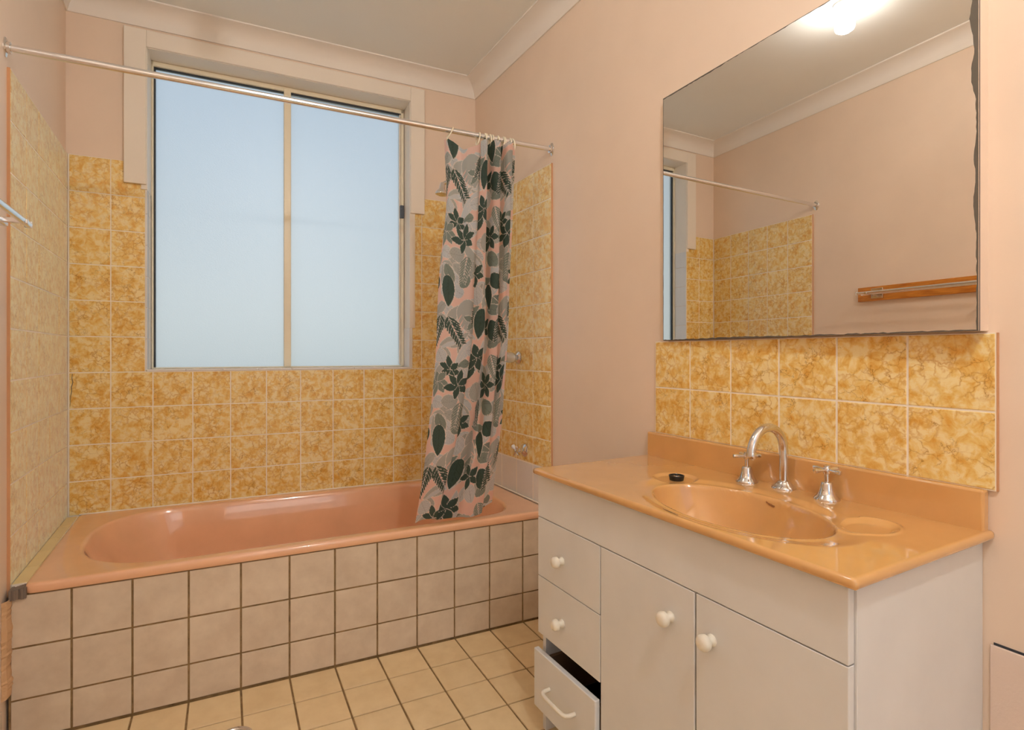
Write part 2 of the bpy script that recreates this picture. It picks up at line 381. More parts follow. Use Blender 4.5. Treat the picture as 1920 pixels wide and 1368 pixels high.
# tiled front of the bath
BF = .80
wall_b = struct(MB().fbox(WP, (.052, BF-.05, -.004), (1.874, BF-.0035, .4275)), 'wall_bath', M['grout_d'])
fs_ = [.0555] + [.199+T*i for i in range(11)] + [1.872]
for j in range(12):
    for z0, z1 in ((.002, .1205), (.1205, .273), (.273, .4265)): put_tile(wall_b, WP, fs_[j], fs_[j+1], z0, z1, M['tile_face'], .007, .0058, BF)
# floor tiles: rows follow the bath, columns lean a little
def FPt(i, j):
    off = BF+.004+.1535*j; s = .199+T*i+.031*(off-BF); p = WP(s, off, 0); return p
rest = MB()
for j in range(0, 19):
    for i in range(-2, 11):
        q = [FPt(i, j), FPt(i+1, j), FPt(i+1, j+1), FPt(i, j+1)]
        c = (q[0]+q[1]+q[2]+q[3])/4
        if c.x < -.12 or c.x > W+.1: continue
        g = .0030; ux = (q[1]-q[0]).normalized()*g; uy = (q[3]-q[0]).normalized()*g
        q = [q[0]+ux+uy, q[1]-ux+uy, q[2]-ux-uy, q[3]+ux-uy]
        q = [Vector((min(max(p.x, 0.0), W+.004), p.y, 0)) for p in q]
        if (q[1]-q[0]).length < .01: continue
        c = (q[0]+q[1]+q[2]+q[3])/4; dz = random.uniform(-.0004, .0004)
        top = [c+(p-c)*.988 for p in q]
        vs = [(p.x-c.x, p.y-c.y, -.008) for p in q]+[(p.x-c.x, p.y-c.y, -.0012) for p in q]+[(p.x-c.x, p.y-c.y, 0) for p in top]
        fcs = [(8,9,10,11)]+[(k, (k+1) % 4, 4+(k+1) % 4, 4+k) for k in range(4)]+[(4+k, 4+(k+1) % 4, 8+(k+1) % 4, 8+k) for k in range(4)]
        if j < 10:
            o = MB().add(vs, fcs).build('tile', M['tile_floor'], floor); o.location = (c.x, c.y, dz)
        else: rest.add([(v[0]+c.x, v[1]+c.y, v[2]) for v in vs], fcs)
tag(rest.build('floor_tiles', M['tile_floor'], floor), kind='stuff')
# skirting tiles along the left wall and the old lower wall panel on the right
sk = MB().fbox(LP, (YB, -PO, 0), (-.885, .006, .142))
struct(sk, 'baseboard_left', M['tile_face'], bevel=.002)
sr = MB().fbox(RP, (YB, -PO, 0), (-2.425, -.003, .571))
struct(sr, 'baseboard_right', M['paint_low'], bevel=.002)
MB().fbox(RP, (YB, -PO-.002, .5712), (-2.43, -.0062, .5755)).build('gap', M['rubber'], wall_r)
# chipped plaster where the hob meets the left wall
cp = MB(); zz = np.linspace(.145, .425, 48)
L_ = [Vector(LP(-.84-random.uniform(-.003, .003), .0006-PO, z)) for z in zz]; R_ = [Vector(LP(-.812, random.uniform(.0, .003)+.005+.003*math.sin(z*61)*math.sin(z*23), z)) for z in zz]
vs = []
for a, b in zip(L_, R_): vs += [a, (a+b)/2+Vector((.003, -.005, 0)), b, Vector((b.x, b.y+.03, b.z))]
cp.add(vs, [(4*i+k, 4*i+k+1, 4*i+k+5, 4*i+k+4) for i in range(47) for k in range(3)])
cp.build('chipped_plaster', M['plaster'], wall_l)

# ------------------------------------------------------------------ window
win = tag(empty('window_1', WP(.87, 0, WZ0)), kind='structure')
parts = []
def wpart(name, mat, boxes, **kw):
    m = MB()
    for a, b in boxes: m.fbox(WP, a, b)
    o = m.build(name, mat, None, **kw); parts.append(o); return o
wpart('architrave', M['trimwhite'], [((TL, -PO, TBL), (WS0, .016, 2.547))], bevel=.003)
wpart('architrave', M['trimwhite'], [((WS1-.006, -PO, TBR), (TR, .016, 2.547))], bevel=.003)
wpart('architrave', M['trimwhite'], [((WS0, -PO, WZ1-.004), (WS1-.006, .016, 2.547))], bevel=.003)
wpart('reveal', M['trimwhite'], [((WS0-.02, -.15, TBL-.02), (WS0+.003, .006, WZ1))])
wpart('reveal', M['trimwhite'], [((WS1-.009, -.15, 1.27), (WS1+.02, .004, WZ1))])
wpart('reveal', M['trimwhite'], [((WS0, -.15, WZ1-.006), (WS1, .006, WZ1+.02))])
for k in range(6):
    z0 = WZ0+.137*k
    if k: wpart('reveal_tile', M['white_tile'], [((WS0-.006, -.11, z0+.001), (WS0+.002, .0005, z0+.136))], bevel=.001)
    else: wpart('reveal_tile', M['white_tile'], [((WS0-.006, -.11, z0), (WS0+.002, .0005, z0+.136))], bevel=.001)
wpart('reveal_tile', M['white_tile'], [((WS1-.011, -.11, WZ0), (WS1+.006, .001, 1.27))], bevel=.001)
for k in range(8):
    a = WS0+(WS1-WS0)*k/8; wpart('sill_tile', M['white_tile'], [((a+.0008, -.11, WZ0-.006), (a+(WS1-WS0)/8-.0008, .002, WZ0+.003))], bevel=.001)
G0, G1, GZ0, GZ1 = WS0+.003, WS1-.012, WZ0+.003, WZ1-.006
D0, D1 = -.150, -.105                                     # aluminium frame depth
fw_ = .016
wpart('frame', M['alu'], [((G0, D0, GZ0), (G0+.008, D1, GZ1)), ((G1-fw_, D0, GZ0), (G1, D1, GZ1)), ((G0, D0, GZ1-fw_-.006), (G1, D1, GZ1)), ((G0, D0, GZ0), (G1, D1, GZ0+.006))], bevel=.002)
MX = .856
wpart('mullion', M['alu'], [((MX-.016, D0+.006, GZ0+.004), (MX+.017, D1+.004, GZ1-.010))], bevel=.003)
wpart('seal', M['rubber'], [((G0+.008, D0+.012, GZ0+.006), (G0+.014, D1-.012, GZ1-.02))])
wpart('seal', M['rubber'], [((G0+.008, D0+.012, GZ1-.027), (MX-.016, D1-.012, GZ1-.018))])
wpart('seal', M['rubber'], [((MX+.017, D0+.012, GZ1-.030), (G1-fw_, D1-.006, GZ1-.016))])
wpart('sash_stile', M['trimwhite'], [((G1-fw_-.008, D0+.008, GZ0+.012), (G1-fw_-.001, D1-.006, GZ1-.024))], bevel=.0015)
wpart('pane', M['frost'], [((G0+.008, D0+.018, GZ0+.004), (MX-.004, D0+.022, GZ1-.012))])
wpart('pane', M['frost'], [((MX+.004, D0+.028, GZ0+.004), (G1-fw_, D0+.032, GZ1-.012))])
wpart('catch', M['catch'], [((G1-fw_-.006, D1-.008, 1.875), (G1-.002, D1+.010, 1.945))], bevel=.003)
adopt(win, *parts)

# ------------------------------------------------------------------ bath
def bloop(l, r_, o0, o1, nl, nr, z, cnt=160, sl=.46, sr=1.45):
    out = []; co, b = (o0+o1)/2, (o1-o0)/2
    for k in range(cnt):
        t = 2*math.pi*(k+.5)/cnt; c, sn = math.cos(t), math.sin(t); n = nr if c > 0 else nl
        s_ = sr+(r_-sr)*abs(c)**(2/n) if c > 0 else sl-(sl-l)*abs(c)**(2/n)
        out.append((s_, co+b*math.copysign(abs(sn)**(2/n), sn), z))
    return out
B0, B1 = .040, 1.812; BC = (B0+B1)/2; BA = (B1-B0)/2; BOC, BOB = .402, .402
O0, O1, I0, I1, IL, IR = .0, .804, .042, .748, .122, 1.700
def ol(d, z, n=40): return bloop(B0+d, B1-d, O0+d, O1-d, n, n, z)
def il(d, z, nl=2.5, nr=3.6, dl=0, dr_=0): return bloop(IL+d+dl, IR-d-dr_, I0+d, I1-d, nl, nr, z)
lo = [ol(.014, .4285), ol(.001, .4285), ol(-.0012, .4305), ol(-.0015, .448), ol(.0005, .4535), ol(.004, .4560), ol(.010, .4568), ol(.022, .4560, 24),
      il(-.008, .4550), il(-.002, .4540), il(.003, .4510), il(.007, .4450), il(.011, .4330), il(.018, .40, 2.5, 3.6, .01), il(.035, .30, 2.5, 3.6, .045, .01), il(.055, .19, 2.5, 3.4, .10, .02),
      il(.085, .130, 2.4, 3.2, .14, .03), il(.140, .100, 2.3, 3, .18, .04), il(.25, .091, 2.2, 2.6, .1, .02)]
bm_ = MB(); n = 160
bm_.add([WP(p[0]+p[1]*math.tan(AL), p[1], p[2]) for L in lo for p in L], [(i*n+k, i*n+(k+1) % n, (i+1)*n+(k+1) % n, (i+1)*n+k) for i in range(len(lo)-1) for k in range(n)] + [tuple((len(lo)-1)*n+k for k in range(n))])
bath = thing('bathtub', WP(.93, .4, .0), 'salmon pink enamel bathtub set behind a beige tiled front', 'bathtub')
tub = bm_.build('tub', M['bath'], None, smooth=True, ang=60)
wst = MB().lathe([(.0, .0), (.030, .0), (.032, .002), (.026, .004), (.018, .002), (.0, .002)], WP(1.45, .385, .0905), (0, 0, 1), 28).build('waste', M['chrome'], None, smooth=True)
adopt(bath, tub, wst)
# cut tile ledge at the left end of the bath and its mortar stub
led = empty('wall_ledge', LP(-.4, .02, .43)); tag(led, kind='structure')
ps = []
ey = [-.02, -.165, -.32, -.475, -.63, -.776]
for a, b in zip(ey[:-1], ey[1:]):
    m = MB(); w0 = .036; g = .0014
    m.add([LP(y, o, z) for z in (.438, .4545) for y, o in ((a-g, .0005), (b+g, .0005), (b+g, w0), (a-g, w0))], [(0,1,2,3),(4,5,6,7),(0,1,5,4),(1,2,6,5),(2,3,7,6),(3,0,4,7)])
    ps.append(m.build('ledge_tile', M['ledge'], None, bevel=.001))
ps.append(MB().fbox(LP, (-.776, .0005, .436), (-.02, .0415, .4525)).build('grout', M['grout_w'], None))
mo = MB(); rr = random.Random(3)
for k in range(7):
    x0 = .002+.0055*k; mo.fbox(LP, (-.812+rr.uniform(-.006, .003), x0, .418+rr.uniform(-.002, .002)), (-.777, x0+.0056, .450+rr.uniform(-.005, .001)))
ps.append(mo.build('mortar', M['mortar'], None))
adopt(led, *ps)
# silicone beads
MB().tube([WP(.04+1.775*k/30, .004+.001*math.sin(k*2.1), .4565) for k in range(31)], .0035, 8).build('sealant', M['grout_w'], wall_w, smooth=True)
MB().tube([RP(-.86+.74*k/20, .006, .4565) for k in range(21)], .004, 8).build('sealant', M['grout_w'], wall_r, smooth=True)

# ------------------------------------------------------------------ taps on the right wall over the bath, shower arm
def wall_tap(name, y, z, label, cat, cross):
    r = thing(name, RP(y, 0, z), label, cat); ax = (-1, 0, 0); o = Vector((W, y, z)); p = []
    p.append(MB().lathe([(0, 0), (.030, 0), (.031, .004), (.027, .009), (.016, .015), (.011, .017), (0, .017)], o, ax).build('flange', M['chrome'], None, smooth=True))
    if cross:
        p.append(MB().lathe([(0, .014), (.010, .014), (.010, .030), (.007, .032), (.006, .042), (.011, .044), (.012, .056), (.008, .060), (0, .060)], o, ax).build('spindle', M['chrome'], None, smooth=True))
        for k in range(4):
            a = math.radians(35+90*k); d = Vector((0, math.cos(a), math.sin(a))); b = o+Vector((-.050, 0, 0))
            if k == 0: p.append(MB().tube([b+d*.008, b+d*.016, b+d*.022, b+d*.034, b+d*.040], [.004, .005, .009, .010, .004], 14).build('handle_tip', M['handle_white'], None, smooth=True))
            else: p.append(MB().tube([b+d*.004, b+d*.018, b+d*.026, b+d*.028], [.0045, .004, .005, .003], 12).build('handle_arm', M['chrome'], None, smooth=True))
    else:
        p.append(MB().lathe([(0, .012), (.014, .012), (.015, .026), (.020, .028), (.0245, .036), (.0255, .060), (.022, .070), (.012, .075), (0, .076)], o, ax).build('knob', M['acrylic'], None, smooth=True))
        p.append(MB().lathe([(0, .012), (.009, .012), (.009, .066), (0, .066)], o, ax, 16).build('spindle', M['chrome'], None, smooth=True))
    adopt(r, *p); return r
wall_tap('shower_tap', -.606, 1.114, 'chrome shower tap with clear acrylic knob beside the curtain', 'tap', False)
wall_tap('bath_tap', -.667, .676, 'chrome cross-handle bath tap low on the tiles above white tile row', 'tap', True)
sh = thing('shower_fitting', (W, -.42, 1.975), 'small chrome shower rose peeking out behind the curtain top', 'shower')
p0 = Vector((W, -.42, 1.975)); 
arm = MB().tube([p0, p0+Vector((-.06, 0, .012)), p0+Vector((-.16, 0, .012)), p0+Vector((-.28, 0, .004)), p0+Vector((-.318, 0, -.022))], .0095, 14).build('arm', M['chrome'], None, smooth=True)
ff = MB().lathe([(0, 0), (.028, 0), (.028, .004), (.014, .012), (0, .012)], p0, (-1, 0, 0)).build('flange', M['chrome'], None, smooth=True)
hd = MB().lathe([(0, 0), (.011, 0), (.013, .012), (.015, .03), (.026, .042), (.031, .052), (.031, .056), (.027, .058), (0, .058)], p0+Vector((-.317, 0, -.016)), (-.12, 0, -1)).build('rose', M['chrome'], None, smooth=True)
adopt(sh, arm, ff, hd)

# ------------------------------------------------------------------ curtain rod
RL, RR_ = LP(-.806, -PO, 2.016), RP(-.886, -PO, 2.029)
rod = thing('curtain_rod', RL, 'long chrome shower curtain rod spanning wall to wall above the bath', 'curtain rod')
dr = (RR_-RL).normalized()
pr = [MB().tube([RL+dr*.004, RR_-dr*.004], .0105, 20).build('tube', M['rod'], None, smooth=True)]
for P, d in ((RL, dr), (RR_, -dr)):
    m = MB().lathe([(0, 0), (.0185, 0), (.0185, .003), (.0165, .005), (.0135, .006), (.0135, .014), (0, .014)], P, d, 24)
    m.v = [(x, y, P.z+(z-P.z)*(1.55 if abs(z-P.z) > .015 else 1.25)) for x, y, z in m.v]
    f_ = m.build('flange', M['chrome'], None, smooth=True); pr.append(f_)
    for sgn in (1, -1):
        s_ = MB().lathe([(0, 0), (.0032, 0), (.0030, .0015), (0, .002)], P+d*.0035+Vector((0, 0, .021*sgn)), d, 12).build('screw', M['chrome_old'], f_, smooth=True)
adopt(rod, *[q for q in pr if q.parent is None])
def rodpt(s): f = (s-.046)/1.829; return RL.lerp(RR_, f)

# ------------------------------------------------------------------ printed curtain
def catmull(P, w):
    P = np.asarray(P, float); m = len(P)-1; x = np.clip(w, 0, 1)*m; i = np.clip(np.floor(x).astype(int), 0, m-1); t = (x-i)[..., None]
    g = lambda k: P[np.clip(k, 0, m)]
    a, b, c, d = g(i-1), g(i), g(i+1), g(i+2)
    return .5*((2*b)+(-a+c)*t+(2*a-5*b+4*c-d)*t*t+(-a+3*b-3*c+d)*t**3)
NW, NZ = 420, 620
topP = [(1.372,.800),(1.400,.772),(1.440,.792),(1.485,.780),(1.528,.795),(1.524,.826),(1.550,.830),(1.556,.776),(1.576,.768),(1.584,.826),(1.610,.828),(1.612,.772),(1.634,.766),(1.640,.824),(1.664,.826),(1.668,.778),(1.692,.790)]
midP = [(1.345,.800),(1.375,.782),(1.420,.792),(1.465,.784),(1.512,.780),(1.490,.818),(1.530,.836),(1.552,.790),(1.564,.770),(1.568,.818),(1.596,.828),(1.604,.782),(1.616,.770),(1.624,.812),(1.644,.808),(1.650,.780),(1.668,.774)]
botP = [(1.262,.790),(1.300,.768),(1.345,.776),(1.390,.768),(1.430,.750),(1.350,.778),(1.400,.790),(1.450,.784),(1.478,.790),(1.510,.788),(1.545,.780),(1.545,.760),(1.548,.745),(1.560,.735),(1.580,.728),(1.602,.722),(1.618,.715)]
w = np.linspace(0, 1, NW); h = np.linspace(0, 1, NZ)
A, Bm, C_ = catmull(topP, w), catmull(midP, w), catmull(botP, w)
hh = h[:, None, None]
f1 = np.clip(hh/.52, 0, 1); f2 = np.clip((hh-.52)/.48, 0, 1)
f1 = f1*f1*(3-2*f1)*.5+f1*.5; f2 = .55*f2+.45*f2**2
PL = A[None]*(1-f1)+Bm[None]*f1; PL = PL*(1-f2)+C_[None]*f2
PL[..., 0] += .020*np.exp(-((h[:, None]-.17)/.13)**2)*np.clip(1-w[None]/.22, 0, 1)
rodz = 2.0165+(PL[..., 0]/1.825)*.012
ztop = rodz[0]-.036+.014*np.clip((w-.3)/.1, 0, 1)-.030*np.exp(-((w-.155)/.055)**2)-.010*np.exp(-((w-.01)/.02)**2)-.004*np.abs(np.sin(w*34))
ztop = ztop+.012*np.exp(-((w-.055)/.03)**2)
zb = .474+.020*np.clip((w-.6)/.4, 0, 1)+.004*np.sin(w*21)
Zc = ztop[None]*(1-h[:, None])+zb[None]*h[:, None]
PL[..., 1] += .004*np.sin(h[:, None]*23+w[None]*9)*h[:, None]
Xc = PL[..., 0]*math.cos(AL)-PL[..., 1]*math.sin(AL); Yc = -PL[..., 0]*math.sin(AL)-PL[..., 1]*math.cos(AL)
co = np.stack([Xc, Yc, Zc], -1).reshape(-1, 3)
ii = (np.arange(NZ-1)[:, None]*NW+np.arange(NW-1)[None]).reshape(-1)
quads = np.stack([ii, ii+1, ii+NW+1, ii+NW], -1)
cm = bpy.data.meshes.new('shower_curtain'); cm.from_pydata(co.tolist(), [], quads.tolist()); cm.polygons.foreach_set('use_smooth', [True]*len(quads)); cm.update()
# leaf print, drawn in cloth metres (U across, V down)
arc = np.concatenate([[0], np.cumsum(np.hypot(*np.diff(Bm, axis=0).T))])
U = arc[None]*np.ones((NZ, 1)); V = (h*1.52)[:, None]*np.ones((1, NW)); PU, PV = .43, .60
c_bg, c_out = lin((250, 216, 206)), lin((253, 242, 236)); c_dk, c_md, c_gr, c_lt = lin((78, 98, 90)), lin((146, 158, 150)), lin((192, 195, 192)), lin((218, 222, 226))
img = np.empty((NZ, NW, 3)); img[:] = c_bg
def wrap(u, v): return ((U-u+PU/2) % PU)-PU/2, ((V-v+PV/2) % PV)-PV/2
def leaf(u, v, ang, L, wd, col, p=.8, out=.0022, rib=False, heart=0):
    du, dv = wrap(u, v); a = math.radians(ang); x = du*math.cos(a)+dv*math.sin(a); y = -du*math.sin(a)+dv*math.cos(a)
    t = np.clip(x/L, -.3, 1.3); tt = np.clip(t, 0, 1)
    prof = wd*np.sin(np.pi*tt)**p if not heart else wd*1.75*np.sqrt(tt)*(1-tt)**.85
    ins = (np.abs(y) < prof) & (t > 0) & (t < 1)
    big = (np.abs(y) < prof+out) & (x > -out) & (x < L+out)
    img[big] = c_out; img[ins] = col
    if rib:
        r_ = ins & ((np.abs(y) < .0008) | (np.abs(((x-np.abs(y)*1.2) % .012)-.006) < .0006)); img[r_] = np.array(col)*.72
def oval(u, v, a, b, col, ang=0): leaf(u-math.cos(math.radians(ang))*a, v-math.sin(math.radians(ang))*a, ang, 2*a, b, col, .55, .002, True)
def cluster(u, v, r, col, n=6, a0=0, span=360):
    for k in range(n): leaf(u, v, a0+span*k/n, r*(.85+.3*((k*37) % 5)/5), r*.24, col, .9, .0016)
def fern(u, v, ang, L, col, n=9):
    a = math.radians(ang)
    for k in range(n):
        t = .08+.9*k/n; x, y = u+math.cos(a)*L*t, v+math.sin(a)*L*t; s = L*.42*(1-.55*t)
        for sg in (1, -1): leaf(x, y, ang+sg*42, s, s*.13, col, .9, .0010)
def monstera(u, v, ang, R, col):
    leaf(u, v, ang, R*2, R*.85, col, .5, .0025, False, .5); a = math.radians(ang)
    for k in range(4):
        for sg in (1, -1):
            t = .55+.33*k; x, y = u+math.cos(a)*R*t, v+math.sin(a)*R*t
            leaf(x+math.cos(a+sg*1.2)*R*.28, y+math.sin(a+sg*1.2)*R*.28, ang+sg*52, R*.55, R*.035, c_bg, .9, .0)
def swoosh(u, v, ang, L, wd, col): leaf(u, v, ang, L, wd, col, 1.0); leaf(u+.004, v+.012, ang-8, L*.7, wd*.35, c_lt, 1., .0008)
rl = random.Random(5)
for k in range(74):
    uu, vv, aa = rl.uniform(0, PU), rl.uniform(0, PV), rl.uniform(0, 360); cc = rl.choice((c_gr, c_lt, c_lt, c_gr, c_md))
    if k % 3 == 0: leaf(uu, vv, aa, rl.uniform(.09, .15), rl.uniform(.014, .022), cc, .9, .0022)
    else: oval(uu, vv, rl.uniform(.026, .042), rl.uniform(.020, .030), cc, aa)
for q in ((.125, .03, 75, .075, c_gr), (.335, .31, 95, .085, c_gr), (.29, .02, 80, .07, c_gr)): monstera(*q)
for q in ((.02, .235, -28, .15, .022, c_gr), (.09, .29, -48, .14, .024, c_lt), (.24, .20, -55, .15, .026, c_md), (.30, .55, -70, .14, .022, c_gr), (.20, .45, 60, .12, .02, c_gr)): swoosh(*q)
for q in ((.03, .27, .030, .027, c_lt, 60), (.035, .455, .028, .026, c_lt, 20), (.085, .445, .036, .028, c_gr, -20), (.10, .50, .034, .024, c_gr, 10), (.055, .535, .036, .022, c_md, 65),
          (.27, .42, .040, .030, c_gr, 70), (.40, .17, .042, .034, c_dk, 80), (.385, .48, .040, .030, c_md, 40), (.22, .33, .034, .028, c_dk, 90), (.17, .24, .03, .026, c_lt, 0), (.41, .57, .035, .03, c_dk, 60)): oval(*q)
for q in ((.075, .315, .052, c_dk, 6, 15), (.025, .375, .054, c_md, 7, 0), (.115, .375, .062, c_dk, 6, 40), (.25, .28, .060, c_dk, 6, 10), (.33, .16, .058, c_dk, 5, 30), (.215, .54, .058, c_dk, 6, 20), (.37, .39, .06, c_dk, 6, 0), (.175, .12, .05, c_md, 5, 60)): cluster(*q)
leaf(.052, -.055, 88, .125, .036, c_dk, .6, .0025, True, 1); leaf(.255, .085, 95, .12, .038, c_dk, .6, .0025, True, 1); leaf(.36, -.02, 80, .11, .036, c_dk, .6, .0025, True, 1)
for q in ((.030, .10, 108, .125, c_dk), (.050, .10, 58, .135, c_dk), (.135, .44, 100, .12, c_md), (.30, .44, 80, .12, c_dk), (.205, .04, 110, .10, c_dk), (.395, .26, 75, .10, c_md)): fern(*q)
att = cm.color_attributes.new('print', 'FLOAT_COLOR', 'POINT')
att.data.foreach_set('color', np.concatenate([img.reshape(-1, 3), np.ones((NW*NZ, 1))], 1).astype('f4').ravel())
cur = bpy.data.objects.new('shower_curtain', cm); COL.objects.link(cur); cm.materials.append(M['cloth'])
tag(cur, 'pink shower curtain printed with grey and dark green leaves, bunched to one side', 'curtain')
RING_S = [(.030, 10), (.30, 4), (.395, 0), (.435, 3), (.50, 0), (.565, 2), (.63, 0), (.69, -2), (.76, 1), (.82, 0), (.90, 2), (.975, -3)]
for k, (wv, tilt) in enumerate(RING_S):
    tp = catmull(topP, np.array([wv]))[0]; s = float(tp[0]); c = rodpt(s)
    if k == 0: s += .018; c = rodpt(s)
    R0 = .0205; pth = []
    zt_ = float(np.interp(wv, w, ztop))
    for a in np.linspace(0, 2*math.pi, 28, endpoint=False):
        v = Vector((-dr.y, dr.x, 0))*math.cos(a)*R0*.85 + Vector((0, 0, 1))*(math.sin(a)*(R0*1.25)) + dr*(math.sin(a)*.004*tilt/3)
        pth.append(c+v+Vector((0, 0, .0125-R0*1.25)))
    o = MB().tube(pth, .0026, 8, True).build('curtain_ring', M['ring'], None, smooth=True)
    lab = ['cream plastic curtain ring on the loose outer corner of the curtain', 'cream curtain ring after the sagging top edge of the curtain'][k] if k < 2 else 'cream plastic curtain ring among those holding the bunched curtain folds'
    tag(o, lab, 'curtain ring', 'rings holding the shower curtain')

# ------------------------------------------------------------------ vanity
VX, VY0, VY1 = 1.3775, -1.497, -2.413                     # front plane, left and right ends
van = thing('vanity_cabinet', (1.6, -1.95, 0), 'white laminate vanity cabinet with two doors and three drawers', 'cabinet')
vp = []
def vbox(name, a, b, mat='laminate', bevel=.0012, par=None):
    o = MB().box(a, b).build(name, M[mat], None, bevel=bevel); vp.append((o, par)); return o
CX0 = VX+.0175; XB = W+PO-.001
vbox('side_panel', (CX0, VY1, .0), (XB, VY1+.016, .772)); vbox('side_panel', (CX0, VY0-.016, .0), (XB, VY0, .772))
vbox('divider', (CX0, -1.803, .10), (XB-.02, -1.787, .77)); vbox('bottom_panel', (CX0, VY1+.016, .085), (XB, VY0-.016, .100))
vbox('back_panel', (XB-.012, VY1+.016, .10), (XB-.002, VY0-.016, .77), 'dark'); vbox('kickboard', (CX0+.045, VY1+.016, .0), (CX0+.060, VY0-.016, .085))
DG = .0016
vbox('fascia', (VX, VY1+.004, .645), (VX+.0165, VY0-.001, .772))
def lathe_knob(par, y, z, r=.0165):
    k = MB().lathe([(0, 0), (.0115, 0), (.0118, .003), (.0085, .007), (.0075, .012), (.010, .015), (.0155, .018), (r, .022), (r*.98, .027), (r*.80, .0315), (r*.45, .034), (0, .0345)], (VX, y, z), (-1, 0, 0), 28).build('knob', M['knob'], None, smooth=True)
    vp.append((k, par)); return k
dz = [(.469, .6425), (.296, .4665)]
for z0, z1 in dz:
    d = vbox('drawer', (VX, -1.793, z0), (VX+.0165, VY0-.001, z1)); lathe_knob(d, -1.625, (z0+z1)/2-.006, .0155)
for a, b, ky in ((-2.101, -1.797, -2.036), (VY1+.004, -2.106, -2.146)):
    d = vbox('door', (VX, a, .075), (VX+.0165, b, .6425)); kn = lathe_knob(d, ky, .566)
d3x = VX-.012                                            # the lowest drawer has dropped on its runner and stands ajar
d3 = vbox('drawer', (d3x, -1.789, .078), (d3x+.0165, -1.493, .250), 'laminate', .003)
for a, b in (((d3x+.0165, -1.780, .095), (d3x+.35, -1.768, .225)), ((d3x+.0165, -1.525, .095), (d3x+.35, -1.513, .225)), ((d3x+.0165, -1.768, .095), (d3x+.35, -1.525, .100))):
    vbox('drawer_box', a, b, 'dark', .0008, d3)
hz = .168; hp = [(0, -1.578, hz), (-.018, -1.579, hz), (-.027, -1.583, hz), (-.031, -1.592, hz)]
hp = [Vector((d3x+p[0], p[1], hz)) for p in hp]+[Vector((d3x-.032, y, hz)) for y in (-1.61, -1.64, -1.67)]+[Vector((d3x+p[0], -3.28-p[1], hz)) for p in ((-.031, -1.592), (-.027, -1.583), (-.018, -1.579), (0, -1.578))]
hb = MB().tube(hp, .0058, 14).build('handle', M['knob'], None, smooth=True); vp.append((hb, d3)); hb['label'] = 'cream plastic bow handle'
adopt(van, *[o for o, p in vp if p is None])
bpy.context.view_layer.update()
for o, p in vp:
    if p is not None: o.parent = p; o.matrix_parent_inverse = p.matrix_world.inverted()

# cast top with an integral oval basin: height field plus a rolled edge
TZ = .7905; tx0, tx1, ty0, ty1 = 1.366, W+PO-.001, -2.424, -1.505
NX, NY = 170, 330
gx = np.linspace(tx0, tx1, NX); gy = np.linspace(ty0, ty1, NY); GX, GY = np.meshgrid(gx, gy, indexing='ij')
sm = lambda x: np.clip(x, 0, 1)**2*(3-2*np.clip(x, 0, 1))
bx, by, ba, bb = 1.546, -2.062, .141, .226
th = math.radians(-6); ex_ = (GX-bx)*math.cos(th)+(GY-by)*math.sin(th); ey_ = -(GX-bx)*math.sin(th)+(GY-by)*math.cos(th)
r = np.sqrt((ex_/ba)**2+(ey_/bb)**2)
Hf = -.0045*sm((1.28-r)/.22)                             # sunk surround
wel = np.hypot((GX-1.635)/.062, (GY+1.800)/.062); Hf = np.minimum(Hf, -.006*sm((1.0-wel)/.22))
soap = np.hypot((GX-1.650)/.062, (GY+2.293)/.050); Hf = np.minimum(Hf, -.0075*sm((1.0-soap)/.30))
ring = np.exp(-((soap-1.06)/.07)**2)*.0020*(GY < -2.255); Hf = Hf+ring
bowl = -.150*(1-np.clip(r, 0, 1)**4); edge = sm((1.02-r)/.05)
Hf = Hf*(1-edge)+np.minimum(bowl-.004, Hf)*edge
Hf = Hf+.0018*sm((GX-(W-.035))/.015)*0
vs = np.stack([GX, GY, TZ+Hf], -1).reshape(-1, 3).tolist(); fcs = []
for i in range(NX-1):
    for j in range(NY-1): a = i*NY+j; fcs.append((a, a+NY, a+NY+1, a+1))
bd = [(i, 0) for i in range(NX)]+[(NX-1, j) for j in range(1, NY)]+[(i, NY-1) for i in range(NX-2, -1, -1)]+[(0, j) for j in range(NY-2, 0, -1)]
prev = [i*NY+j for i, j in bd]; nb = len(bd)
for dx_, dz_ in ((.003, -.0008), (.0055, -.003), (.007, -.0065), (.0072, -.011), (.006, -.0155), (.003, -.018), (-.004, -.0185)):
    cur_ = []
    for i, j in bd:
        ox = -dx_ if i == 0 else (0 if i == NX-1 else 0); oy = -dx_ if j == 0 else (dx_ if j == NY-1 else 0)
        cur_.append(len(vs)); vs.append((gx[i]+ox, gy[j]+oy, TZ+dz_))
    fcs += [(prev[k], prev[(k+1) % nb], cur_[(k+1) % nb], cur_[k]) for k in range(nb)]; prev = cur_
vt = thing('vanity_basin', (1.6, -1.96, .772), 'apricot cultured-marble basin slab with oval bowl and upstand on the white cabinet', 'basin')
tm = bpy.data.meshes.new('counter'); tm.from_pydata(vs, [], fcs); tm.polygons.foreach_set('use_smooth', [True]*len(fcs)); tm.update()
import bmesh
bmc = bmesh.new(); bmc.from_mesh(tm); bmesh.ops.recalc_face_normals(bmc, faces=bmc.faces); bmc.to_mesh(tm); bmc.free()
counter = bpy.data.objects.new('counter', tm); COL.objects.link(counter); tm.materials.append(M['top'])
ups = MB().box((W-.017, ty0+.001, TZ-.012), (W+PO-.001, ty1-.001, .869)).build('upstand', M['top'], None, bevel=.005)
mk = []                                                   # faint maker's mark on the basin's back wall
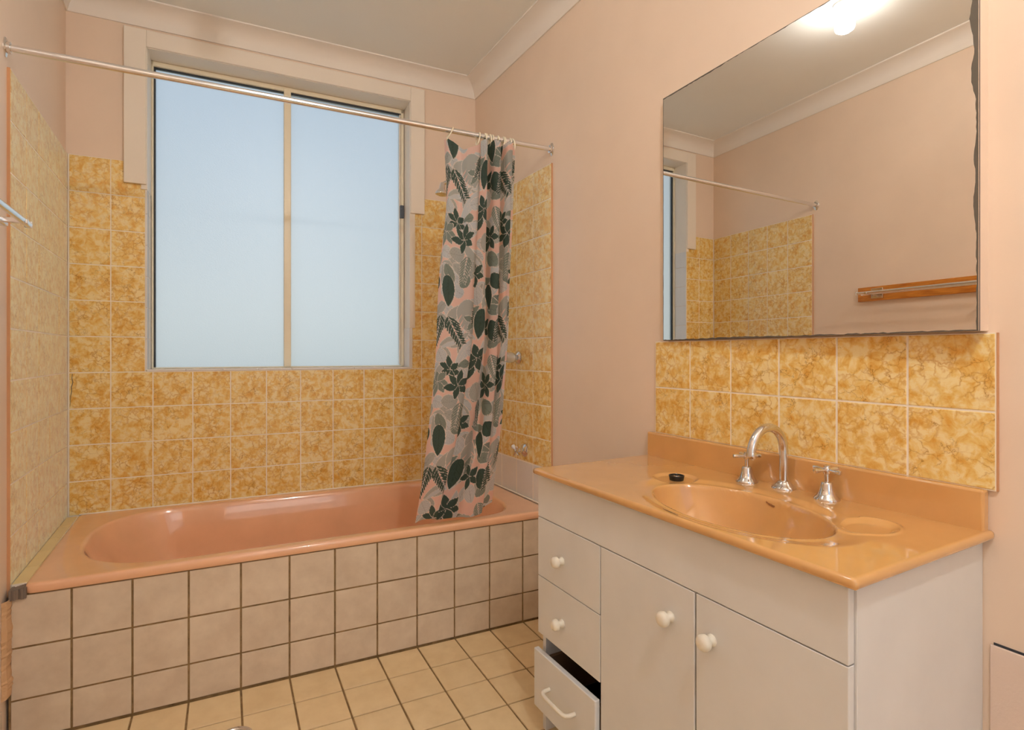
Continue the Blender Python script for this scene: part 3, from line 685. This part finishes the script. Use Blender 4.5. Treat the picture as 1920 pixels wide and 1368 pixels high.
def bowl_pt(x, y):
    e1 = (x-bx)*math.cos(th)+(y-by)*math.sin(th); e2 = -(x-bx)*math.sin(th)+(y-by)*math.cos(th); rr_ = math.hypot(e1/ba, e2/bb)
    return Vector((x-.0012, y, TZ-.0035-.150*(1-min(rr_, 1)**4)))
mm = MB()
pts = [bowl_pt(1.6851-.00011*k+.0005*math.sin(k*1.9), -2.044-.0011*k) for k in range(23)]
mm.tube(pts, .0008, 6); mm.tube([bowl_pt(1.6838-.00011*k, -2.052-.001*k) for k in range(16)], .0006, 6)
mark = mm.build('maker_mark', M['mark'], None); mark['label'] = 'faint brown maker mark'
ovf = MB().lathe([(0, 0), (.022, 0), (.024, .002), (.019, .0035), (.012, .001), (0, .001)], (bx, by, TZ-.1538), (0, 0, 1), 24).build('drain', M['chrome'], None, smooth=True)
adopt(vt, counter, ups, mark, ovf)

# taps and spout
def basin_tap(x, y, rot, label):
    z = TZ-.001; r_ = thing('basin_tap', (x, y, z), label, 'tap', None); o = Vector((x, y, z)); p = []
    p.append(MB().lathe([(0, 0), (.0275, 0), (.0282, .003), (.0265, .006), (.0215, .011), (.0175, .018), (.0148, .027), (.0132, .036), (.0122, .041), (.010, .0425), (0, .0425)], o, (0, 0, 1), 36).build('bell', M['chrome'], None, smooth=True, ang=60))
    p.append(MB().lathe([(0, .040), (.0052, .040), (.0050, .060), (.0075, .061), (.0085, .066), (.0085, .074), (.0065, .077), (.0075, .078), (.0072, .081), (0, .082)], o, (0, 0, 1), 24).build('spindle', M['chrome'], None, smooth=True))
    for k in range(4):
        a = math.radians(rot+90*k); d = Vector((math.cos(a), math.sin(a), 0)); b = o+Vector((0, 0, .070))
        p.append(MB().tube([b+d*.006, b+d*.014, b+d*.022, b+d*.033, b+d*.0365, b+d*.0372], [.0042, .0040, .0048, .0056, .0052, .002], 14).build('handle_arm', M['chrome'], None, smooth=True))
    adopt(r_, *p)
basin_tap(1.764, -1.929, 62, 'chrome cross-handle basin tap on the side of the black plug')
basin_tap(1.775, -2.138, 78, 'chrome cross-handle basin tap beside the round soap recess')
sp = thing('basin_spout', (1.786, -2.021, TZ), 'chrome swan-neck spout between the two basin taps', 'spout')
so = Vector((1.786, -2.021, TZ-.001))
fl = MB().lathe([(0, 0), (.029, 0), (.0295, .003), (.0275, .006), (.021, .011), (.0165, .016), (.0145, .0195), (.0112, .021), (0, .021)], so, (0, 0, 1), 36).build('flange', M['chrome'], None, smooth=True, ang=60)
pth = [so+Vector((0, 0, .018)), so+Vector((0, 0, .06)), so+Vector((0, 0, .096))]
rc = .0625
for a in np.linspace(0, math.pi*.985, 22)[1:]: pth.append(so+Vector((-rc+rc*math.cos(a), .0005, .096+rc*math.sin(a))))
nk = MB().tube(pth, .0108, 20).build('neck', M['chrome_old'], None, smooth=True)
e_ = pth[-1]; oz = MB().lathe([(0, -.004), (.0112, -.004), (.0122, 0), (.0124, .005), (.0118, .010), (.0105, .011), (.0085, .011), (0, .009)], e_, (0.05, 0, -1), 24).build('outlet', M['chrome'], None, smooth=True)
adopt(sp, fl, nk, oz)
# plug
pg = thing('basin_plug', (1.634, -1.805, TZ-.006), 'black rubber plug with metal centre lying behind the basin', 'plug')
o = Vector((1.634, -1.805, TZ-.0062))
b1 = MB().lathe([(0, 0), (.0175, 0), (.0185, .001), (.0205, .011), (.0212, .0125), (.0205, .014), (.0175, .0138), (.0165, .0105), (0, .0105)], o, (0, 0, 1), 32).build('stopper', M['black'], None, smooth=True)
b2 = MB().lathe([(0, .010), (.0085, .010), (.0080, .0118), (.0035, .0122), (.0030, .016), (.0038, .018), (0, .020)], o, (0, 0, 1), 20).build('boss', M['chrome_old'], None, smooth=True)
adopt(pg, b1, b2)

# ------------------------------------------------------------------ mirror (leans off the wall on a plaster pad)
EPS = .036; my0, my1, mz0, mz1 = -1.573, -2.4235, 1.1755, 1.968
def mx(y, off=0): return W-.006-(-1.56-y)*EPS-off
mir = thing('wall_mirror', (W, -2.0, mz0), 'large frameless mirror with chipped edges above the splashback tiles', 'mirror')
def mbox(y0, y1, z0, z1, o0, o1):
    return [(mx(y, o), y, z) for o in (o0, o1) for y, z in ((y0, z0), (y1, z0), (y1, z1), (y0, z1))], [(0,1,2,3),(4,5,6,7),(0,1,5,4),(1,2,6,5),(2,3,7,6),(3,0,4,7)]
gls = MB().add(*mbox(my0, my1, mz0, mz1, -.001, .003)).build('glass', M['mirror'], None)
ed = MB().add(*mbox(my0+.0004, my1-.0004, mz0-.0004, mz1+.0004, -.003, -.0012)).build('backing', M['rubber'], None)
rg = random.Random(11)
def chips(name, base, along, inward, L, wf, n):
    vs = []; 
    for k in range(n+1):
        t = k/n; p = base+along*(L*t); vs += [p, p+inward*max(.0006, wf(t))]
    return MB().add(vs, [(2*k, 2*k+1, 2*k+3, 2*k+2) for k in range(n)]).build(name, M['sliver'], None)
dY = Vector((mx(my1)-mx(my0), my1-my0, 0)).normalized(); of = Vector((-.0034, 0, 0))
bumps = [(.30, .05, .0050), (.42, .04, .0035), (.62, .05, .0085), (.75, .05, .0105), (.86, .06, .0070), (.97, .05, .006)]
w1 = lambda t: .0032+sum(a*math.exp(-((t-c)/s_)**2) for c, s_, a in bumps)+rg.uniform(-.0009, .0009)
w2 = lambda t: .0020+.0022*math.exp(-((t-.35)/.12)**2)+rg.uniform(-.0011, .0011)
w3 = lambda t: .0014+.0022*(t < .3)+rg.uniform(-.0010, .0010)
ch = [chips('worn_edge', Vector((mx(my1), my1, mz0))+of, Vector((0, 0, 1)), -dY, mz1-mz0, w1, 90),
      chips('worn_edge', Vector((mx(my0), my0, mz0))+of, dY, Vector((0, 0, 1)), abs(my1-my0), w2, 90),
      chips('worn_edge', Vector((mx(my0), my0, mz1))+of, dY, Vector((0, 0, -1)), abs(my1-my0), w3, 90),
      chips('worn_edge', Vector((mx(my0), my0, mz0))+of, Vector((0, 0, 1)), dY, mz1-mz0, lambda t: .0010+rg.uniform(-.0004, .0004), 40)]
adopt(mir, gls, ed, *ch)
pv = [(mx(y, -.0032), y, z) for y, z in ((my0-.003, mz0), (my1+.002, mz0), (my1+.002, mz1-.002), (my0-.003, mz1-.002))]+[(W+PO+.001, y, z) for y, z in ((my0-.003, mz0), (my1+.002, mz0), (my1+.002, mz1-.002), (my0-.003, mz1-.002))]
MB().add(pv, [(0,1,2,3),(4,5,6,7),(0,1,5,4),(1,2,6,5),(2,3,7,6),(3,0,4,7)]).build('plaster_pad', M['paint'], wall_r)

# ------------------------------------------------------------------ towel rail on the left wall
tr = thing('towel_rail', LP(-1.45, -PO, 1.456), 'double chrome towel rail on a honey pine board', 'towel rail')
TY0, TY1, TZ_ = -1.066, -1.86, 1.4555
bo = MB().fbox(LP, (TY1, -PO, 1.417), (TY0, .010, 1.493)).build('board', M['wood'], None, bevel=.002)
tp = [bo]
for y in (-1.175, -1.75):
    tp.append(MB().fbox(LP, (y-.030, .010, 1.428), (y+.030, .022, 1.482)).build('bracket_plate', M['chrome'], None, bevel=.002))
    tp.append(MB().fbox(LP, (y-.007, .020, 1.444), (y+.007, .122, 1.456)).build('bracket_arm', M['chrome'], None, bevel=.002))
for o_, z_ in ((.066, 1.452), (.112, 1.452)):
    tp.append(MB().tube([LP(-1.128, o_, z_), LP(-1.80, o_, z_)], .0080, 16).build('bar', M['rod'], None, smooth=True))
    tp.append(MB().fbox(LP, (-1.130, o_-.0075, z_-.0078), (-1.122, o_+.0075, z_+.0078)).build('end_cap', M['handle_white'], None, bevel=.0015))
adopt(tr, *tp)

# ------------------------------------------------------------------ ceiling lamp, unseen fill bulb added behind the camera, floor drain
for lx, lyy, lab in ((.715, -1.455, 'lit bulb in a white batten holder on the ceiling, doubled in the mirror'), (.95, -3.10, 'added unseen fill bulb in a white batten holder on the ceiling behind the camera')):
    lamp = thing('ceiling_lamp', (lx, lyy, CEIL), lab, 'ceiling lamp', 'ceiling lamps')
    hb_ = MB().lathe([(0, 0), (.045, 0), (.045, .006), (.036, .016), (.024, .020), (.021, .045), (.0, .045)], (lx, lyy, CEIL), (0, 0, -1), 32).build('holder', M['handle_white'], None, smooth=True)
    bl = MB().lathe([(0, .044), (.015, .044), (.020, .050), (.034, .060), (.039, .074), (.0395, .096), (.036, .110), (.024, .119), (0, .122)], (lx, lyy, CEIL), (0, 0, -1), 32).build('bulb', M['bulb'] if lyy > -2 else M['bulb_fill'], None, smooth=True)
    adopt(lamp, hb_, bl)
dn = thing('floor_drain', (.575, -1.092, 0), 'round metal floor drain set in the sandy floor tiles', 'drain')
d1 = MB().lathe([(0, -.002), (.052, -.002), (.052, .0015), (.048, .003), (.041, .003), (.039, .0008), (0, .0008)], (.575, -1.092, 0), (0, 0, 1), 40).build('rim', M['chrome_old'], None, smooth=True)
d2 = MB().lathe([(0, .0008), (.037, .0008), (.036, .0022), (0, .0022)], (.575, -1.092, 0), (0, 0, 1), 32).build('grate', M['chrome_old'], None, smooth=True)
adopt(dn, d1, d2)
